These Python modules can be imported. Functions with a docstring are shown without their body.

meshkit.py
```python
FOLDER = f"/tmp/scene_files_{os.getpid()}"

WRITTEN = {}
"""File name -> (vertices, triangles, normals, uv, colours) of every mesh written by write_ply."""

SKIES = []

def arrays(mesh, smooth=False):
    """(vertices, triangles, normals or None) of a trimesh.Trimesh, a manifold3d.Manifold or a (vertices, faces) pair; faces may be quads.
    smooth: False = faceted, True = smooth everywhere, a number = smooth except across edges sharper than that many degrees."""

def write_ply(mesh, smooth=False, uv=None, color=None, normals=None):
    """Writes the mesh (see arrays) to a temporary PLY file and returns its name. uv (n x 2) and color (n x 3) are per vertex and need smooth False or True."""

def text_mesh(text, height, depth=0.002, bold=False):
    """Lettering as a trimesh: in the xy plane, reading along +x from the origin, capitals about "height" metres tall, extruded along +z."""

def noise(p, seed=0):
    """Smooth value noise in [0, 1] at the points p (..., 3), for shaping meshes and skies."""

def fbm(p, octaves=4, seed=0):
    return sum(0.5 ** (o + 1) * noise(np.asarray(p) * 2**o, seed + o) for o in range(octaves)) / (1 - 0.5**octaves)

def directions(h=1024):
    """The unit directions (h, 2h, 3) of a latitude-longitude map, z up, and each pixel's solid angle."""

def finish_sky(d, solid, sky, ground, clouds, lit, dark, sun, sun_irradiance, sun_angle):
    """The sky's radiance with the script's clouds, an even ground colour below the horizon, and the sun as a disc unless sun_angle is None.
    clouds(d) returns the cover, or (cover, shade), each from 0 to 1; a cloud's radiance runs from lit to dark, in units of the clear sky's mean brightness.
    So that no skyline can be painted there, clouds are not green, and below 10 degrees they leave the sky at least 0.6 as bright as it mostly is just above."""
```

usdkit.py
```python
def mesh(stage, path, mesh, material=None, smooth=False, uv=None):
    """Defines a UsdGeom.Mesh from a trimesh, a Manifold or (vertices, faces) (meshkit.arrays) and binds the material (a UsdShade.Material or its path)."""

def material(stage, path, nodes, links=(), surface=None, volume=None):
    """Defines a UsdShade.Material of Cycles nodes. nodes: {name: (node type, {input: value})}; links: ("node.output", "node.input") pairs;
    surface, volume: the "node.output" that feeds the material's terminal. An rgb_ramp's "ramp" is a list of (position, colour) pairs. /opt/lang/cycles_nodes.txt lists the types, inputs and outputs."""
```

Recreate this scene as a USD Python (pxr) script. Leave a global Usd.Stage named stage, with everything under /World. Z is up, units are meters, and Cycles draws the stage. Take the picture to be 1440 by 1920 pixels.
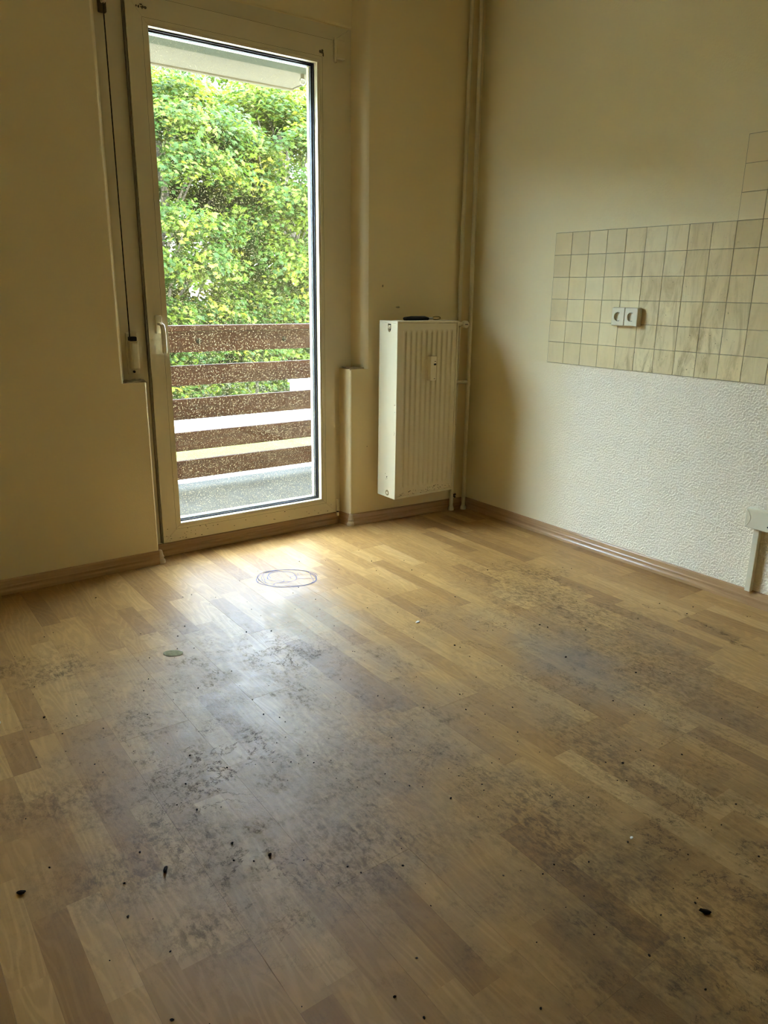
import math
import numpy as np
import trimesh
import manifold3d as m3
import shapely.geometry as sg
import usdkit
from meshkit import fbm, noise
from pxr import Usd, UsdGeom, UsdLux, UsdShade, Gf, Vt

stage = Usd.Stage.CreateInMemory()
UsdGeom.SetStageUpAxis(stage, UsdGeom.Tokens.z)
UsdGeom.SetStageMetersPerUnit(stage, 1.0)
UsdGeom.Xform.Define(stage, '/World')
UsdGeom.Scope.Define(stage, '/World/Looks')
RNG = np.random.default_rng(7)

# ---------------------------------------------------------------- camera, sky, sun, exposure
CAM_POS = np.array([-2.88589916, -3.19660264, 1.19942886])
YAW, PITCH, ROLL, FPX = -0.633693325, 0.285009005, 0.0138551376, 1404.24838
EXPOSURE = 4.5
SKY_STRENGTH = 0.45
SUN_INTENSITY = 3.0
SUN_DIR = np.array([0.42, -0.55, 0.80])          # towards the sun: behind the house, to the right


def cam_axes():
    f = np.array([-math.sin(YAW) * math.cos(PITCH), math.cos(YAW) * math.cos(PITCH), -math.sin(PITCH)])
    r = np.array([math.cos(YAW), math.sin(YAW), 0.0])
    u = np.cross(r, f)
    c, s = math.cos(ROLL), math.sin(ROLL)
    return c * r + s * u, -s * r + c * u, f


RIGHT, UP, FWD = cam_axes()
cam = UsdGeom.Camera.Define(stage, '/World/camera')
mm = np.eye(4)
mm[0, :3], mm[1, :3], mm[2, :3], mm[3, :3] = RIGHT, UP, -FWD, CAM_POS
cam.AddTransformOp().Set(Gf.Matrix4d(*mm.ravel().tolist()))
cam.CreateHorizontalApertureAttr(36.0)
cam.CreateVerticalApertureAttr(48.0)
cam.CreateFocalLengthAttr(36.0 * FPX / 1440.0)
cam.CreateClippingRangeAttr(Gf.Vec2f(0.05, 1000.0))
cam.CreateExposureAttr(EXPOSURE)

SUN_DIR = SUN_DIR / np.linalg.norm(SUN_DIR)
sky_mat = usdkit.material(stage, '/World/Looks/sky_air', {
    's': ('sky_texture', {'sky_type': 'multiple_scattering', 'sun_disc': False, 'sun_elevation': float(math.asin(SUN_DIR[2])),
                          'sun_rotation': float(math.atan2(SUN_DIR[0], SUN_DIR[1])), 'aerosol_density': 1.6}),
    'h': ('mix_color', {'blend_type': 'mix', 'fac': 0.65, 'b': (2.95, 3.1, 3.35)}),   # thin white high cloud over blue
    'b': ('background_shader', {'strength': SKY_STRENGTH})}, [('s.color', 'h.a'), ('h.result', 'b.color')], surface='b.background')
dome = UsdLux.DomeLight.Define(stage, '/World/sky_light')
UsdShade.MaterialBindingAPI.Apply(dome.GetPrim()).Bind(sky_mat)
sun = UsdLux.DistantLight.Define(stage, '/World/sun_light')
sun.CreateIntensityAttr(SUN_INTENSITY)
sun.CreateAngleAttr(0.6)
sun.CreateColorAttr(Gf.Vec3f(1.0, 0.95, 0.86))
z_ax = SUN_DIR
x_ax = np.cross([0, 0, 1.0], z_ax); x_ax /= np.linalg.norm(x_ax)
y_ax = np.cross(z_ax, x_ax)
sm = np.eye(4); sm[0, :3], sm[1, :3], sm[2, :3] = x_ax, y_ax, z_ax
sun.AddTransformOp().Set(Gf.Matrix4d(*sm.ravel().tolist()))


def project(p):
    d = np.asarray(p, float) - CAM_POS
    z = d @ FWD
    return np.stack([720 + FPX * (d @ RIGHT) / z, 960 - FPX * (d @ UP) / z], -1), z


# ---------------------------------------------------------------- material graphs
class S(str):
    pass


class G:
    """Collects Cycles nodes; inputs given as S are links."""
    def __init__(self, name):
        self.name, self.nodes, self.links, self.n = name, {}, [], 0

    def add(self, kind, out, **kw):
        self.n += 1
        k = f'n{self.n}'
        plain = {}
        for a, b in kw.items():
            if isinstance(b, S):
                self.links.append((str(b), f'{k}.{a}'))
            else:
                plain[a] = b
        self.nodes[k] = (kind, plain)
        return S(f'{k}.{out}')

    def math(self, op, a, b=0.0, c=0.0, clamp=False):
        return self.add('math', 'value', math_type=op, value1=a, value2=b, value3=c, use_clamp=clamp)

    def pos(self):
        if not hasattr(self, '_p'):
            self._p = self.add('geometry', 'position')
        return self._p

    def xyz(self, v):
        k = self.add('separate_xyz', 'x', vector=v).split('.')[0]
        return S(k + '.x'), S(k + '.y'), S(k + '.z')

    def scaled(self, v, s):
        return self.add('vector_math', 'vector', math_type='multiply', vector1=v, vector2=s)

    def plus(self, v, w):
        return self.add('vector_math', 'vector', math_type='add', vector1=v, vector2=w)

    def noise(self, v, scale, detail=3.0, rough=0.5, dist=0.0):
        return self.add('noise_texture', 'fac', vector=v, scale=scale, detail=detail, roughness=rough, distortion=dist)

    def map(self, v, a, b, c=0.0, d=1.0, kind='smoothstep'):
        return self.add('map_range', 'result', range_type=kind, value=v, from_min=a, from_max=b, to_min=c, to_max=d, clamp=True)

    def mix(self, fac, a, b, kind='mix'):
        return self.add('mix_color', 'result', blend_type=kind, fac=fac, a=a, b=b)

    def ramp(self, fac, stops):
        return self.add('rgb_ramp', 'color', fac=fac, ramp=stops)

    def bump(self, h, dist, strength=1.0, normal=None):
        kw = dict(height=h, distance=dist, strength=strength)
        if normal is not None:
            kw['normal'] = normal
        return self.add('bump', 'normal', **kw)

    def blob(self, cx, cy, r0, r1, sx=1.0, sy=1.0, warp=None):
        """1 inside r0 of the floor point (cx, cy), 0 outside r1; stretched and warped."""
        x, y, _ = self.xyz(self.pos() if warp is None else warp)
        dx = self.math('multiply', self.math('subtract', x, cx), 1 / sx)
        dy = self.math('multiply', self.math('subtract', y, cy), 1 / sy)
        d = self.math('sqrt', self.math('add', self.math('multiply', dx, dx), self.math('multiply', dy, dy)))
        return self.map(d, r0, r1, 1.0, 0.0)

    def done(self, surface=None, **kw):
        if surface is None:
            surface = self.add('principled_bsdf', 'BSDF', **kw)
        return usdkit.material(stage, '/World/Looks/' + self.name, self.nodes, self.links, surface=str(surface))


def simple(name, col, rough=0.5, var=0.08, scale=6.0, bump=0.0, bscale=60.0, **kw):
    """Plain coat with slight blotches and optional fine relief."""
    g = G(name)
    n = g.noise(g.pos(), scale, 4.0, 0.6)
    lo = tuple(c * (1 - var) for c in col)
    hi = tuple(min(1, c * (1 + var)) for c in col)
    c = g.mix(n, lo, hi)
    if bump:
        kw['normal'] = g.bump(g.noise(g.pos(), bscale, 3.0), bump)
    return g.done(base_color=c, roughness=rough, **kw)


M = {}


def wall_material(name, col, coarse):
    g = G(name)
    p = g.pos()
    x, y, z = g.xyz(p)
    fine = g.noise(p, 240.0, 3.0, 0.6)
    blot = g.noise(p, 2.2, 4.0, 0.55)
    c = g.mix(blot, tuple(v * 0.94 for v in col), col)
    # a few rubbed, greyish patches and small dark scuffs
    sc = g.map(g.noise(g.scaled(p, (9.0, 9.0, 5.0)), 1.0, 5.0, 0.7, 0.6), 0.735, 0.80)
    c = g.mix(g.math('multiply', sc, 0.35), c, (0.22, 0.19, 0.13))
    b = g.bump(fine, 0.0006, 0.6)
    if coarse:
        low = g.map(z, 0.865, 0.892, 1.0, 0.16)
        far = g.map(y, -0.56, -0.95, 0.10, 1.0)
        pale = g.math('multiply', g.map(low, 0.2, 0.9), g.map(y, -0.40, -0.95))
        c = g.mix(pale, c, g.mix(blot, (0.91, 0.785, 0.55), (0.93, 0.81, 0.58)))   # paler paper below the tiles
        amt = g.math('multiply', low, far)
        blobs = g.noise(p, 115.0, 2.0, 0.45, 0.0)
        h = g.math('multiply', g.map(blobs, 0.38, 0.66), amt)
        b = g.bump(h, 0.0023, 1.0, b)
    return g.done(base_color=c, roughness=0.75, specular_ior_level=0.25, normal=b)


WALL = (0.79, 0.635, 0.345)
M['wall'] = wall_material('wall_paint', WALL, False)
M['wall_coarse'] = wall_material('wall_coarse_paper', (0.87, 0.735, 0.42), True)
M['ceiling'] = simple('ceiling_paint', (0.78, 0.68, 0.46), 0.8)
M['wall_hidden'] = simple('cream_wall_paint', (0.76, 0.61, 0.345), 0.8)
M['pvc'] = simple('yellowed_pvc', (0.67, 0.56, 0.335), 0.38, 0.06, 9.0)
M['pvc_groove'] = simple('groove_dirt', (0.20, 0.155, 0.085), 0.8)
M['rubber'] = simple('black_gasket', (0.008, 0.008, 0.009), 0.45)
M['spacer'] = simple('spacer_metal', (0.10, 0.11, 0.11), 0.35, metallic=0.6)
M['enamel'] = simple('radiator_enamel', (0.6864, 0.5829, 0.357), 0.33, 0.05, 5.0)
M['pipe'] = simple('pipe_paint', (0.66, 0.56, 0.35), 0.42, 0.07, 12.0)
M['plastic'] = simple('cream_plastic', (0.74, 0.645, 0.42), 0.35, 0.04)
M['plastic_dark'] = simple('dark_hole', (0.012, 0.011, 0.01), 0.5)
M['brass'] = simple('tarnished_brass', (0.33, 0.25, 0.12), 0.35, metallic=0.7)
M['steel'] = simple('dull_steel', (0.45, 0.43, 0.38), 0.4, metallic=0.8)
M['black_plastic'] = simple('black_plastic', (0.012, 0.012, 0.013), 0.35)
M['bolt'] = simple('dull_bolt', (0.006, 0.006, 0.005), 0.8, specular_ior_level=0.0)
M['belt'] = simple('belt_fabric', (0.035, 0.028, 0.016), 0.9)
M['dirt'] = simple('dirt_crust', (0.10, 0.075, 0.04), 0.9, 0.4, 60.0)
M['crumb'] = simple('dark_crumb', (0.018, 0.012, 0.008), 0.9, 0.5, 90.0, specular_ior_level=0.08)
M['crumb_pale'] = simple('pale_chip', (0.62, 0.58, 0.5), 0.7, 0.1, 90.0)
M['leaf_dry'] = simple('dried_leaf', (0.23, 0.20, 0.095), 0.8, 0.5, 90.0, specular_ior_level=0.1)
M['scuff'] = simple('wall_scuff', (0.30, 0.23, 0.125), 0.9, 0.3, 200.0)
M['plaster'] = simple('torn_plaster', (0.36, 0.28, 0.16), 0.9, 0.55, 90.0)
M['ink'] = simple('blue_ink', (0.13, 0.135, 0.21), 0.95, 0.3, 80.0, specular_ior_level=0.0)
M['concrete'] = simple('balcony_concrete', (0.039, 0.03675, 0.03), 0.9, 0.45, 5.0, 0.002, 70.0, specular_ior_level=0.03)
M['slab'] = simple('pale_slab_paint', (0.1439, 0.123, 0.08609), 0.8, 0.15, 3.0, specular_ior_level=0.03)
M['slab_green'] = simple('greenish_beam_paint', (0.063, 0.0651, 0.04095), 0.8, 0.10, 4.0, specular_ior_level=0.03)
M['render'] = simple('house_render', (0.62, 0.58, 0.48), 0.85, 0.05, 3.0, 0.002, 90.0)
M['white_render'] = simple('white_render', (0.468, 0.468, 0.459), 0.8, 0.05, 2.0, specular_ior_level=0.1)
M['orange_verge'] = simple('orange_verge', (0.62, 0.33, 0.12), 0.7)
M['bark'] = simple('bark', (0.084, 0.063, 0.042), 0.9, 0.4, 8.0, 0.02, 14.0)
M['path'] = simple('pale_path', (0.60, 0.575, 0.50), 0.85, 0.08, 1.5, specular_ior_level=0.1)
M['grass'] = simple('lawn', (0.08925, 0.09975, 0.0189), 0.9, 0.45, 3.0, 0.03, 40.0, specular_ior_level=0.05)


def skirt_material():
    g = G('beech_skirting')
    p = g.pos()
    r = g.noise(g.scaled(p, (3.0, 3.0, 90.0)), 1.0, 4.0, 0.6, 0.5)
    c = g.ramp(r, [(0.25, (0.36, 0.205, 0.085)), (0.75, (0.50, 0.305, 0.14))])
    return g.done(base_color=c, roughness=0.22)


M['skirt'] = skirt_material()
M['skirt_cap'] = simple('skirting_cap', (0.52, 0.37, 0.20), 0.35, 0.1, 30.0)


def board_material():
    g = G('brown_stained_board')
    p = g.plus(g.pos(), g.scaled(g.add('combine_xyz', 'vector', x=g.add('object_info', 'random'), y=0.0, z=0.0), (40.0, 0, 0)))
    r = g.noise(g.scaled(p, (1.6, 30.0, 30.0)), 1.0, 5.0, 0.6, 1.2)
    c = g.ramp(r, [(0.3, (0.01365, 0.003234, 0.00088)), (0.55, (0.0234, 0.00588, 0.00168)), (0.75, (0.0351, 0.009996, 0.00312))])
    return g.done(base_color=c, roughness=0.7, specular_ior_level=0.06)


M['board'] = board_material()


def tile_material(k):
    g = G(f'tile_glaze_{"abcd"[k]}')
    p = g.pos()
    x, y, z = g.xyz(p)
    base = [(0.81, 0.655, 0.345), (0.84, 0.69, 0.37), (0.77, 0.62, 0.32), (0.82, 0.655, 0.335)][k]
    mottled = g.noise(p, 9.0, 5.0, 0.6, 0.5)
    c = g.mix(mottled, tuple(v * 0.88 for v in base), tuple(v * 1.05 for v in base))
    # grease runs and stains where the cooker stood
    zone = g.map(g.math('absolute', g.math('subtract', y, -1.33)), 0.12, 0.42, 1.0, 0.12)
    low = g.map(z, 0.87, 1.40, 1.0, 0.35)
    run = g.map(g.noise(g.scaled(p, (20.0, 20.0, 5.0)), 1.0, 6.0, 0.65, 1.0), 0.42, 0.72)
    f = g.math('multiply', g.math('multiply', zone, low), run)
    c = g.mix(g.math('multiply', f, 0.9), c, (0.34, 0.215, 0.08))
    spl = g.map(g.noise(p, 85.0, 4.0, 0.6), 0.66, 0.73)
    c = g.mix(g.math('multiply', g.math('multiply', spl, zone), low), c, (0.16, 0.10, 0.05))
    b = g.bump(g.noise(p, 14.0, 2.0), 0.002, 0.6)
    return g.done(base_color=c, roughness=0.36, specular_ior_level=0.2, normal=b)


for k in range(4):
    M[f'tile{k}'] = tile_material(k)
M['tile_painted'] = simple('painted_tile', (0.84, 0.70, 0.40), 0.6, 0.05, 8.0, specular_ior_level=0.1)
M['grout'] = simple('grout', (0.36, 0.30, 0.19), 0.9, 0.25, 20.0)


def floor_material():
    g = G('beech_laminate')
    p = g.pos()
    rnd = g.add('object_info', 'random')
    off = g.scaled(g.add('combine_xyz', 'vector', x=rnd, y=g.math('multiply', rnd, 7.3), z=0.0), (31.0, 57.0, 0.0))
    q = g.plus(p, off)
    # cathedral grain: contour lines of a stretched noise
    low = g.noise(g.scaled(q, (13.0, 2.1, 1.0)), 1.0, 1.5, 0.45, 0.3)
    rings = g.math('sine', g.math('multiply', low, 75.0))
    rings = g.map(rings, -0.2, 1.0)
    pores = g.noise(g.scaled(q, (170.0, 9.0, 1.0)), 1.0, 3.0, 0.6)
    tone = g.ramp(rnd, [(0.0, (0.27, 0.136, 0.038)), (0.18, (0.335, 0.176, 0.050)), (0.55, (0.395, 0.218, 0.064)), (0.85, (0.435, 0.248, 0.077)), (1.0, (0.48, 0.285, 0.098))])
    light = g.mix(1.0, tone, (1.26, 1.29, 1.36), 'multiply')
    c = g.mix(g.math('multiply', rings, 0.55), tone, light)
    c = g.mix(g.math('multiply', g.map(pores, 0.35, 0.65), 0.25), c, g.mix(1.0, c, (0.72, 0.68, 0.62), 'multiply'))
    # trodden dirt: where people walked, broken up by noise; crackled and smeared; near blob also paints light falloff
    wob = g.plus(p, g.scaled(g.add('noise_texture', 'color', vector=p, scale=2.6, detail=5.0, roughness=0.65), (0.62, 0.62, 0.0)))
    wob = g.plus(wob, (-0.31, -0.31, 0.0))
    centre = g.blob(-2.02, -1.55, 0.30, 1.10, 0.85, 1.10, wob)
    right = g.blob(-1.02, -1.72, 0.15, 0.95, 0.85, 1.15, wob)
    near = g.blob(-1.55, -2.75, 0.25, 1.05, 1.1, 0.9, wob)  # lower right: dirt, plus light falloff painted in as darker brown
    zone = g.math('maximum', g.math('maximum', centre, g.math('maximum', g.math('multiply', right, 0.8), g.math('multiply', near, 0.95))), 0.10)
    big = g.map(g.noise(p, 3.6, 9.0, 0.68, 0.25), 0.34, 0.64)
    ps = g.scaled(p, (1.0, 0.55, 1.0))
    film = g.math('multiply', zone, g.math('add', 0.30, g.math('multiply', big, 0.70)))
    c = g.mix(g.math('multiply', film, 0.66), c, g.mix(near, (0.245, 0.178, 0.108), (0.105, 0.062, 0.021)))  # the near tint also darkens the colour for light falloff
    fine = g.noise(ps, 70.0, 9.0, 0.80, 0.2)
    mid = g.noise(p, 11.0, 8.0, 0.70, 0.3)
    smear = g.math('multiply', g.map(fine, 0.44, 0.64), g.map(mid, 0.42, 0.62))
    grime = g.math('multiply', g.math('multiply', smear, g.math('add', 0.25, big)), g.math('add', g.math('multiply', zone, 0.75), 0.10), 0.0, True)
    c = g.mix(g.math('multiply', grime, 0.80), c, (0.060, 0.043, 0.026))
    # hairline crusts along the edge of dried puddles
    rid = g.math('absolute', g.math('subtract', g.noise(p, 4.6, 10.0, 0.72, 0.3), 0.5))
    crust = g.math('multiply', g.map(rid, 0.0, 0.014, 1.0, 0.0), g.map(g.noise(p, 2.3, 3.0), 0.46, 0.60))
    crust = g.math('multiply', g.math('multiply', crust, g.map(fine, 0.36, 0.56)), g.math('add', g.math('multiply', zone, 0.85), 0.08))
    c = g.mix(g.math('multiply', crust, 0.85), c, (0.045, 0.032, 0.02))
    # black scuffed patches, each a stain of its own
    br = g.map(g.noise(ps, 60.0, 9.0, 0.80, 0.25), 0.43, 0.60)
    for cx, cy, r0, r1, sx, sy, a in [(-2.41, -0.81, 0.0, 0.17, 1.2, 0.55, 0.9), (-2.54, -0.66, 0.0, 0.16, 1.0, 0.7, 0.75),
                                      (-2.46, -2.04, 0.0, 0.13, 0.9, 1.0, 0.8), (-1.30, -2.14, 0.0, 0.24, 0.9, 1.2, 0.8),
                                      (-0.66, -1.30, 0.0, 0.40, 0.6, 1.5, 0.75), (-1.72, -2.24, 0.0, 0.26, 0.8, 1.2, 0.85),
                                      (-2.50, -1.76, 0.0, 0.22, 1.2, 0.7, 0.7), (-2.10, -2.04, 0.0, 0.26, 1.0, 1.0, 0.7),
                                      (-0.45, -1.15, 0.0, 0.16, 0.5, 1.8, 0.9), (-0.36, -1.85, 0.0, 0.12, 0.25, 3.2, 0.95),
                                      (-2.62, -1.50, 0.0, 0.18, 1.0, 0.8, 0.7), (-1.62, -2.66, 0.0, 0.24, 1.0, 1.2, 0.7),
                                      (-0.80, -1.95, 0.0, 0.40, 0.7, 1.4, 0.6), (-1.85, -1.70, 0.0, 0.35, 1.0, 1.0, 0.45)]:
        bl = g.math('multiply', g.math('multiply', g.blob(cx, cy, r0, r1 * 1.25, sx, sy, wob), br), a * 0.75)
        c = g.mix(bl, c, (0.040, 0.029, 0.02))
        grime = g.math('maximum', grime, bl)
    # a grey smudge and a pale dried patch
    c = g.mix(g.math('multiply', g.blob(-1.00, -1.72, 0.0, 0.34, 0.8, 1.0, wob), 0.55), c, (0.13, 0.12, 0.115))
    dry = g.math('multiply', g.math('multiply', g.blob(-1.52, -0.87, 0.08, 0.24, 1.0, 1.3, wob), g.map(g.noise(p, 30.0, 7.0, 0.7), 0.3, 0.55)), 0.6)
    c = g.mix(dry, c, (0.37, 0.29, 0.17))
    # gloss: rubbed and dirty laminate, matter where the crust lies
    streak = g.noise(p, 30.0, 9.0, 0.76, 0.5)
    rough = g.math('add', 0.385, g.math('multiply', film, 0.10))
    rough = g.math('add', rough, g.math('multiply', g.math('subtract', streak, 0.5), 0.45))
    rough = g.math('add', rough, g.math('multiply', g.math('maximum', grime, g.math('maximum', crust, dry)), 0.30), 0.0, True)
    h = g.math('add', g.math('multiply', streak, film), g.math('multiply', pores, 0.08))
    nrm = g.bump(h, 0.0020, 0.75)
    matte = g.math('maximum', grime, crust)
    spec = g.math('multiply', g.math('subtract', 1.0, g.math('multiply', matte, 0.85)), 0.19)
    return g.done(base_color=c, roughness=rough, normal=nrm, specular_ior_level=spec)


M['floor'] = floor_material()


def glass_material():
    g = G('dirty_window_glass')
    p = g.pos()
    clear = g.add('transparent_bsdf', 'BSDF', color=(0.97, 0.985, 0.97))
    shine = g.add('glossy_bsdf', 'BSDF', color=(1, 1, 1), roughness=0.01)
    pane = g.add('mix_closure', 'closure', fac=g.add('fresnel', 'fac', IOR=g.map(g.add('geometry', 'backfacing'), 0.0, 1.0, 1.45, 1 / 1.45, 'linear')), closure1=clear, closure2=shine)
    x, y, z = g.xyz(p)
    vor = g.add('voronoi_texture', 'distance', vector=p, scale=150.0)
    pick = g.noise(p, 95.0, 3.0, 0.6)
    low = g.map(z, 0.0, 1.6, 1.0, 0.55)
    spot = g.math('multiply', g.map(vor, 0.14, 0.30, 1.0, 0.0), g.map(pick, 0.42, 0.54))
    haze = g.math('multiply', g.noise(p, 5.0, 5.0, 0.6), 0.02)
    fac = g.math('multiply', g.math('add', g.math('multiply', spot, 0.85), haze), low)
    dirt = g.add('add_closure', 'closure', closure1=g.add('diffuse_bsdf', 'BSDF', color=(0.05, 0.045, 0.03)), closure2=g.add('translucent_bsdf', 'BSDF', color=(0.16, 0.118, 0.050)))
    return g.done(g.add('mix_closure', 'closure', fac=fac, closure1=pane, closure2=dirt))


M['glass'] = glass_material()


def clear_glass():
    g = G('clear_window_glass')
    a = g.add('transparent_bsdf', 'BSDF', color=(0.97, 0.985, 0.97))
    b = g.add('glossy_bsdf', 'BSDF', color=(1, 1, 1), roughness=0.005)
    return g.done(g.add('mix_closure', 'closure', fac=g.add('fresnel', 'fac', IOR=g.map(g.add('geometry', 'backfacing'), 0.0, 1.0, 1.45, 1 / 1.45, 'linear')), closure1=a, closure2=b))


M['glass_clear'] = clear_glass()


def leaf_material(name, c0, c1, tr):
    g = G(name)
    rnd = g.noise(g.pos(), 1.3, 3.0)
    c = g.mix(g.map(rnd, 0.3, 0.7), c0, c1)
    a = g.add('principled_bsdf', 'BSDF', base_color=c, roughness=0.5, specular_ior_level=0.12)
    t = g.add('translucent_bsdf', 'BSDF', color=tr)
    return g.done(g.add('mix_closure', 'closure', fac=0.42, closure1=a, closure2=t))


M['leaf_green'] = leaf_material('leaf_green', (0.01188, 0.02673, 0.003564), (0.02376, 0.04277, 0.004277), (0.04277, 0.07603, 0.00499))
M['leaf_light'] = leaf_material('leaf_light', (0.04158, 0.0594, 0.005227), (0.06653, 0.08316, 0.006534), (0.1093, 0.1307, 0.007841))
M['leaf_yellow'] = leaf_material('leaf_yellow', (0.1061, 0.1017, 0.009724), (0.1326, 0.1105, 0.009724), (0.1945, 0.168, 0.01149))

# ---------------------------------------------------------------- mesh and prim helpers
_used = {}


def numbered(parent, name):
    k = (parent, name)
    n = _used.get(k, 0)
    _used[k] = n + 1
    return f'{parent}/{name}' if n == 0 else f'{parent}/{name}_{n:03d}'


def data(prim, **kw):
    for k, v in kw.items():
        if v:
            prim.SetCustomDataByKey(k, v)
    return prim


def path_of(parent):
    return '/World' if parent is None else str(parent.GetPath())


def obj(name, mesh, mat, parent=None, smooth=30, **kw):
    p = usdkit.mesh(stage, numbered(path_of(parent), name), mesh, M[mat] if isinstance(mat, str) else mat, smooth=smooth)
    return data(p.GetPrim(), **kw)


def group(name, parent=None, loc=None, **kw):
    x = UsdGeom.Xform.Define(stage, numbered(path_of(parent), name))
    if loc is not None:
        x.AddTranslateOp().Set(Gf.Vec3d(*map(float, loc)))
    return data(x.GetPrim(), **kw)


def box(x0, x1, y0, y1, z0, z1):
    b = trimesh.creation.box([x1 - x0, y1 - y0, z1 - z0])
    b.apply_translation([(x0 + x1) / 2, (y0 + y1) / 2, (z0 + z1) / 2])
    return b


def rbox(x0, x1, y0, y1, z0, z1, r=0.002, seg=2):
    """Box with rounded edges: hull of eight small spheres."""
    r = min(r, (x1 - x0) * 0.49, (y1 - y0) * 0.49, (z1 - z0) * 0.49)
    s = m3.Manifold.sphere(r, 4 * seg)
    out = [s.translate((x, y, z)) for x in (x0 + r, x1 - r) for y in (y0 + r, y1 - r) for z in (z0 + r, z1 - r)]
    return to_tm(m3.Manifold.batch_hull(out))


def to_tm(m):
    k = m.to_mesh()
    return trimesh.Trimesh(np.array(k.vert_properties[:, :3]), np.array(k.tri_verts), process=False)


def to_m3(t):
    t = t.copy()
    t.merge_vertices()
    return m3.Manifold(m3.Mesh(np.asarray(t.vertices, np.float32), np.asarray(t.faces, np.uint32)))


def cat(*ms):
    return trimesh.util.concatenate(list(ms))


def prism(pts, a, b, axis='z'):
    """Extrudes a 2-D outline: axis z -> (x, y), axis x -> (y, z), axis y -> (x, z)."""
    m = trimesh.creation.extrude_polygon(sg.Polygon(pts).buffer(0), b - a, engine='earcut')
    v = np.array(m.vertices)
    v[:, 2] += a
    order = {'z': [0, 1, 2], 'x': [2, 0, 1], 'y': [0, 2, 1]}[axis]
    v = v[:, order]
    f = np.array(m.faces)
    if axis == 'y':
        f = f[:, ::-1]
    return trimesh.Trimesh(v, f, process=False)


def cyl(p0, p1, r, seg=24, r1=None):
    p0, p1 = np.asarray(p0, float), np.asarray(p1, float)
    d = p1 - p0
    L = np.linalg.norm(d)
    prof = np.array([[0, 0], [r, 0], [r if r1 is None else r1, L], [0, L]])
    m = trimesh.creation.revolve(prof, sections=seg)
    m.apply_transform(trimesh.geometry.align_vectors([0, 0, 1], d / L))
    m.apply_translation(p0)
    return m


def lathe(prof, p0, direction, seg=32):
    m = trimesh.creation.revolve(np.array(prof, float), sections=seg)
    d = np.asarray(direction, float)
    m.apply_transform(trimesh.geometry.align_vectors([0, 0, 1], d / np.linalg.norm(d)))
    m.apply_translation(p0)
    return m


def tube(pts, rad, seg=12):
    pts = np.asarray(pts, float)
    rad = np.broadcast_to(np.asarray(rad, float), (len(pts),))
    t = np.gradient(pts, axis=0)
    t /= np.linalg.norm(t, axis=1, keepdims=True)
    ref = np.array([0, 0, 1.0]) if abs(t[0, 2]) < 0.9 else np.array([1.0, 0, 0])
    V, F = [], []
    n = np.cross(t[0], ref); n /= np.linalg.norm(n)
    for i in range(len(pts)):
        n = n - t[i] * (n @ t[i]); n /= np.linalg.norm(n)
        b = np.cross(t[i], n)
        a = np.linspace(0, 2 * np.pi, seg, endpoint=False)
        V.append(pts[i] + rad[i] * (np.cos(a)[:, None] * n + np.sin(a)[:, None] * b))
    V = np.vstack(V)
    for i in range(len(pts) - 1):
        for j in range(seg):
            k = (j + 1) % seg
            a, b, c, d = i * seg + j, i * seg + k, (i + 1) * seg + k, (i + 1) * seg + j
            F += [[a, b, c], [a, c, d]]
    n0 = len(V)
    V = np.vstack([V, pts[0], pts[-1]])
    for j in range(seg):
        k = (j + 1) % seg
        F += [[n0, k, j], [n0 + 1, (len(pts) - 1) * seg + j, (len(pts) - 1) * seg + k]]
    m = trimesh.Trimesh(V, F, process=False)
    return m


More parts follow.
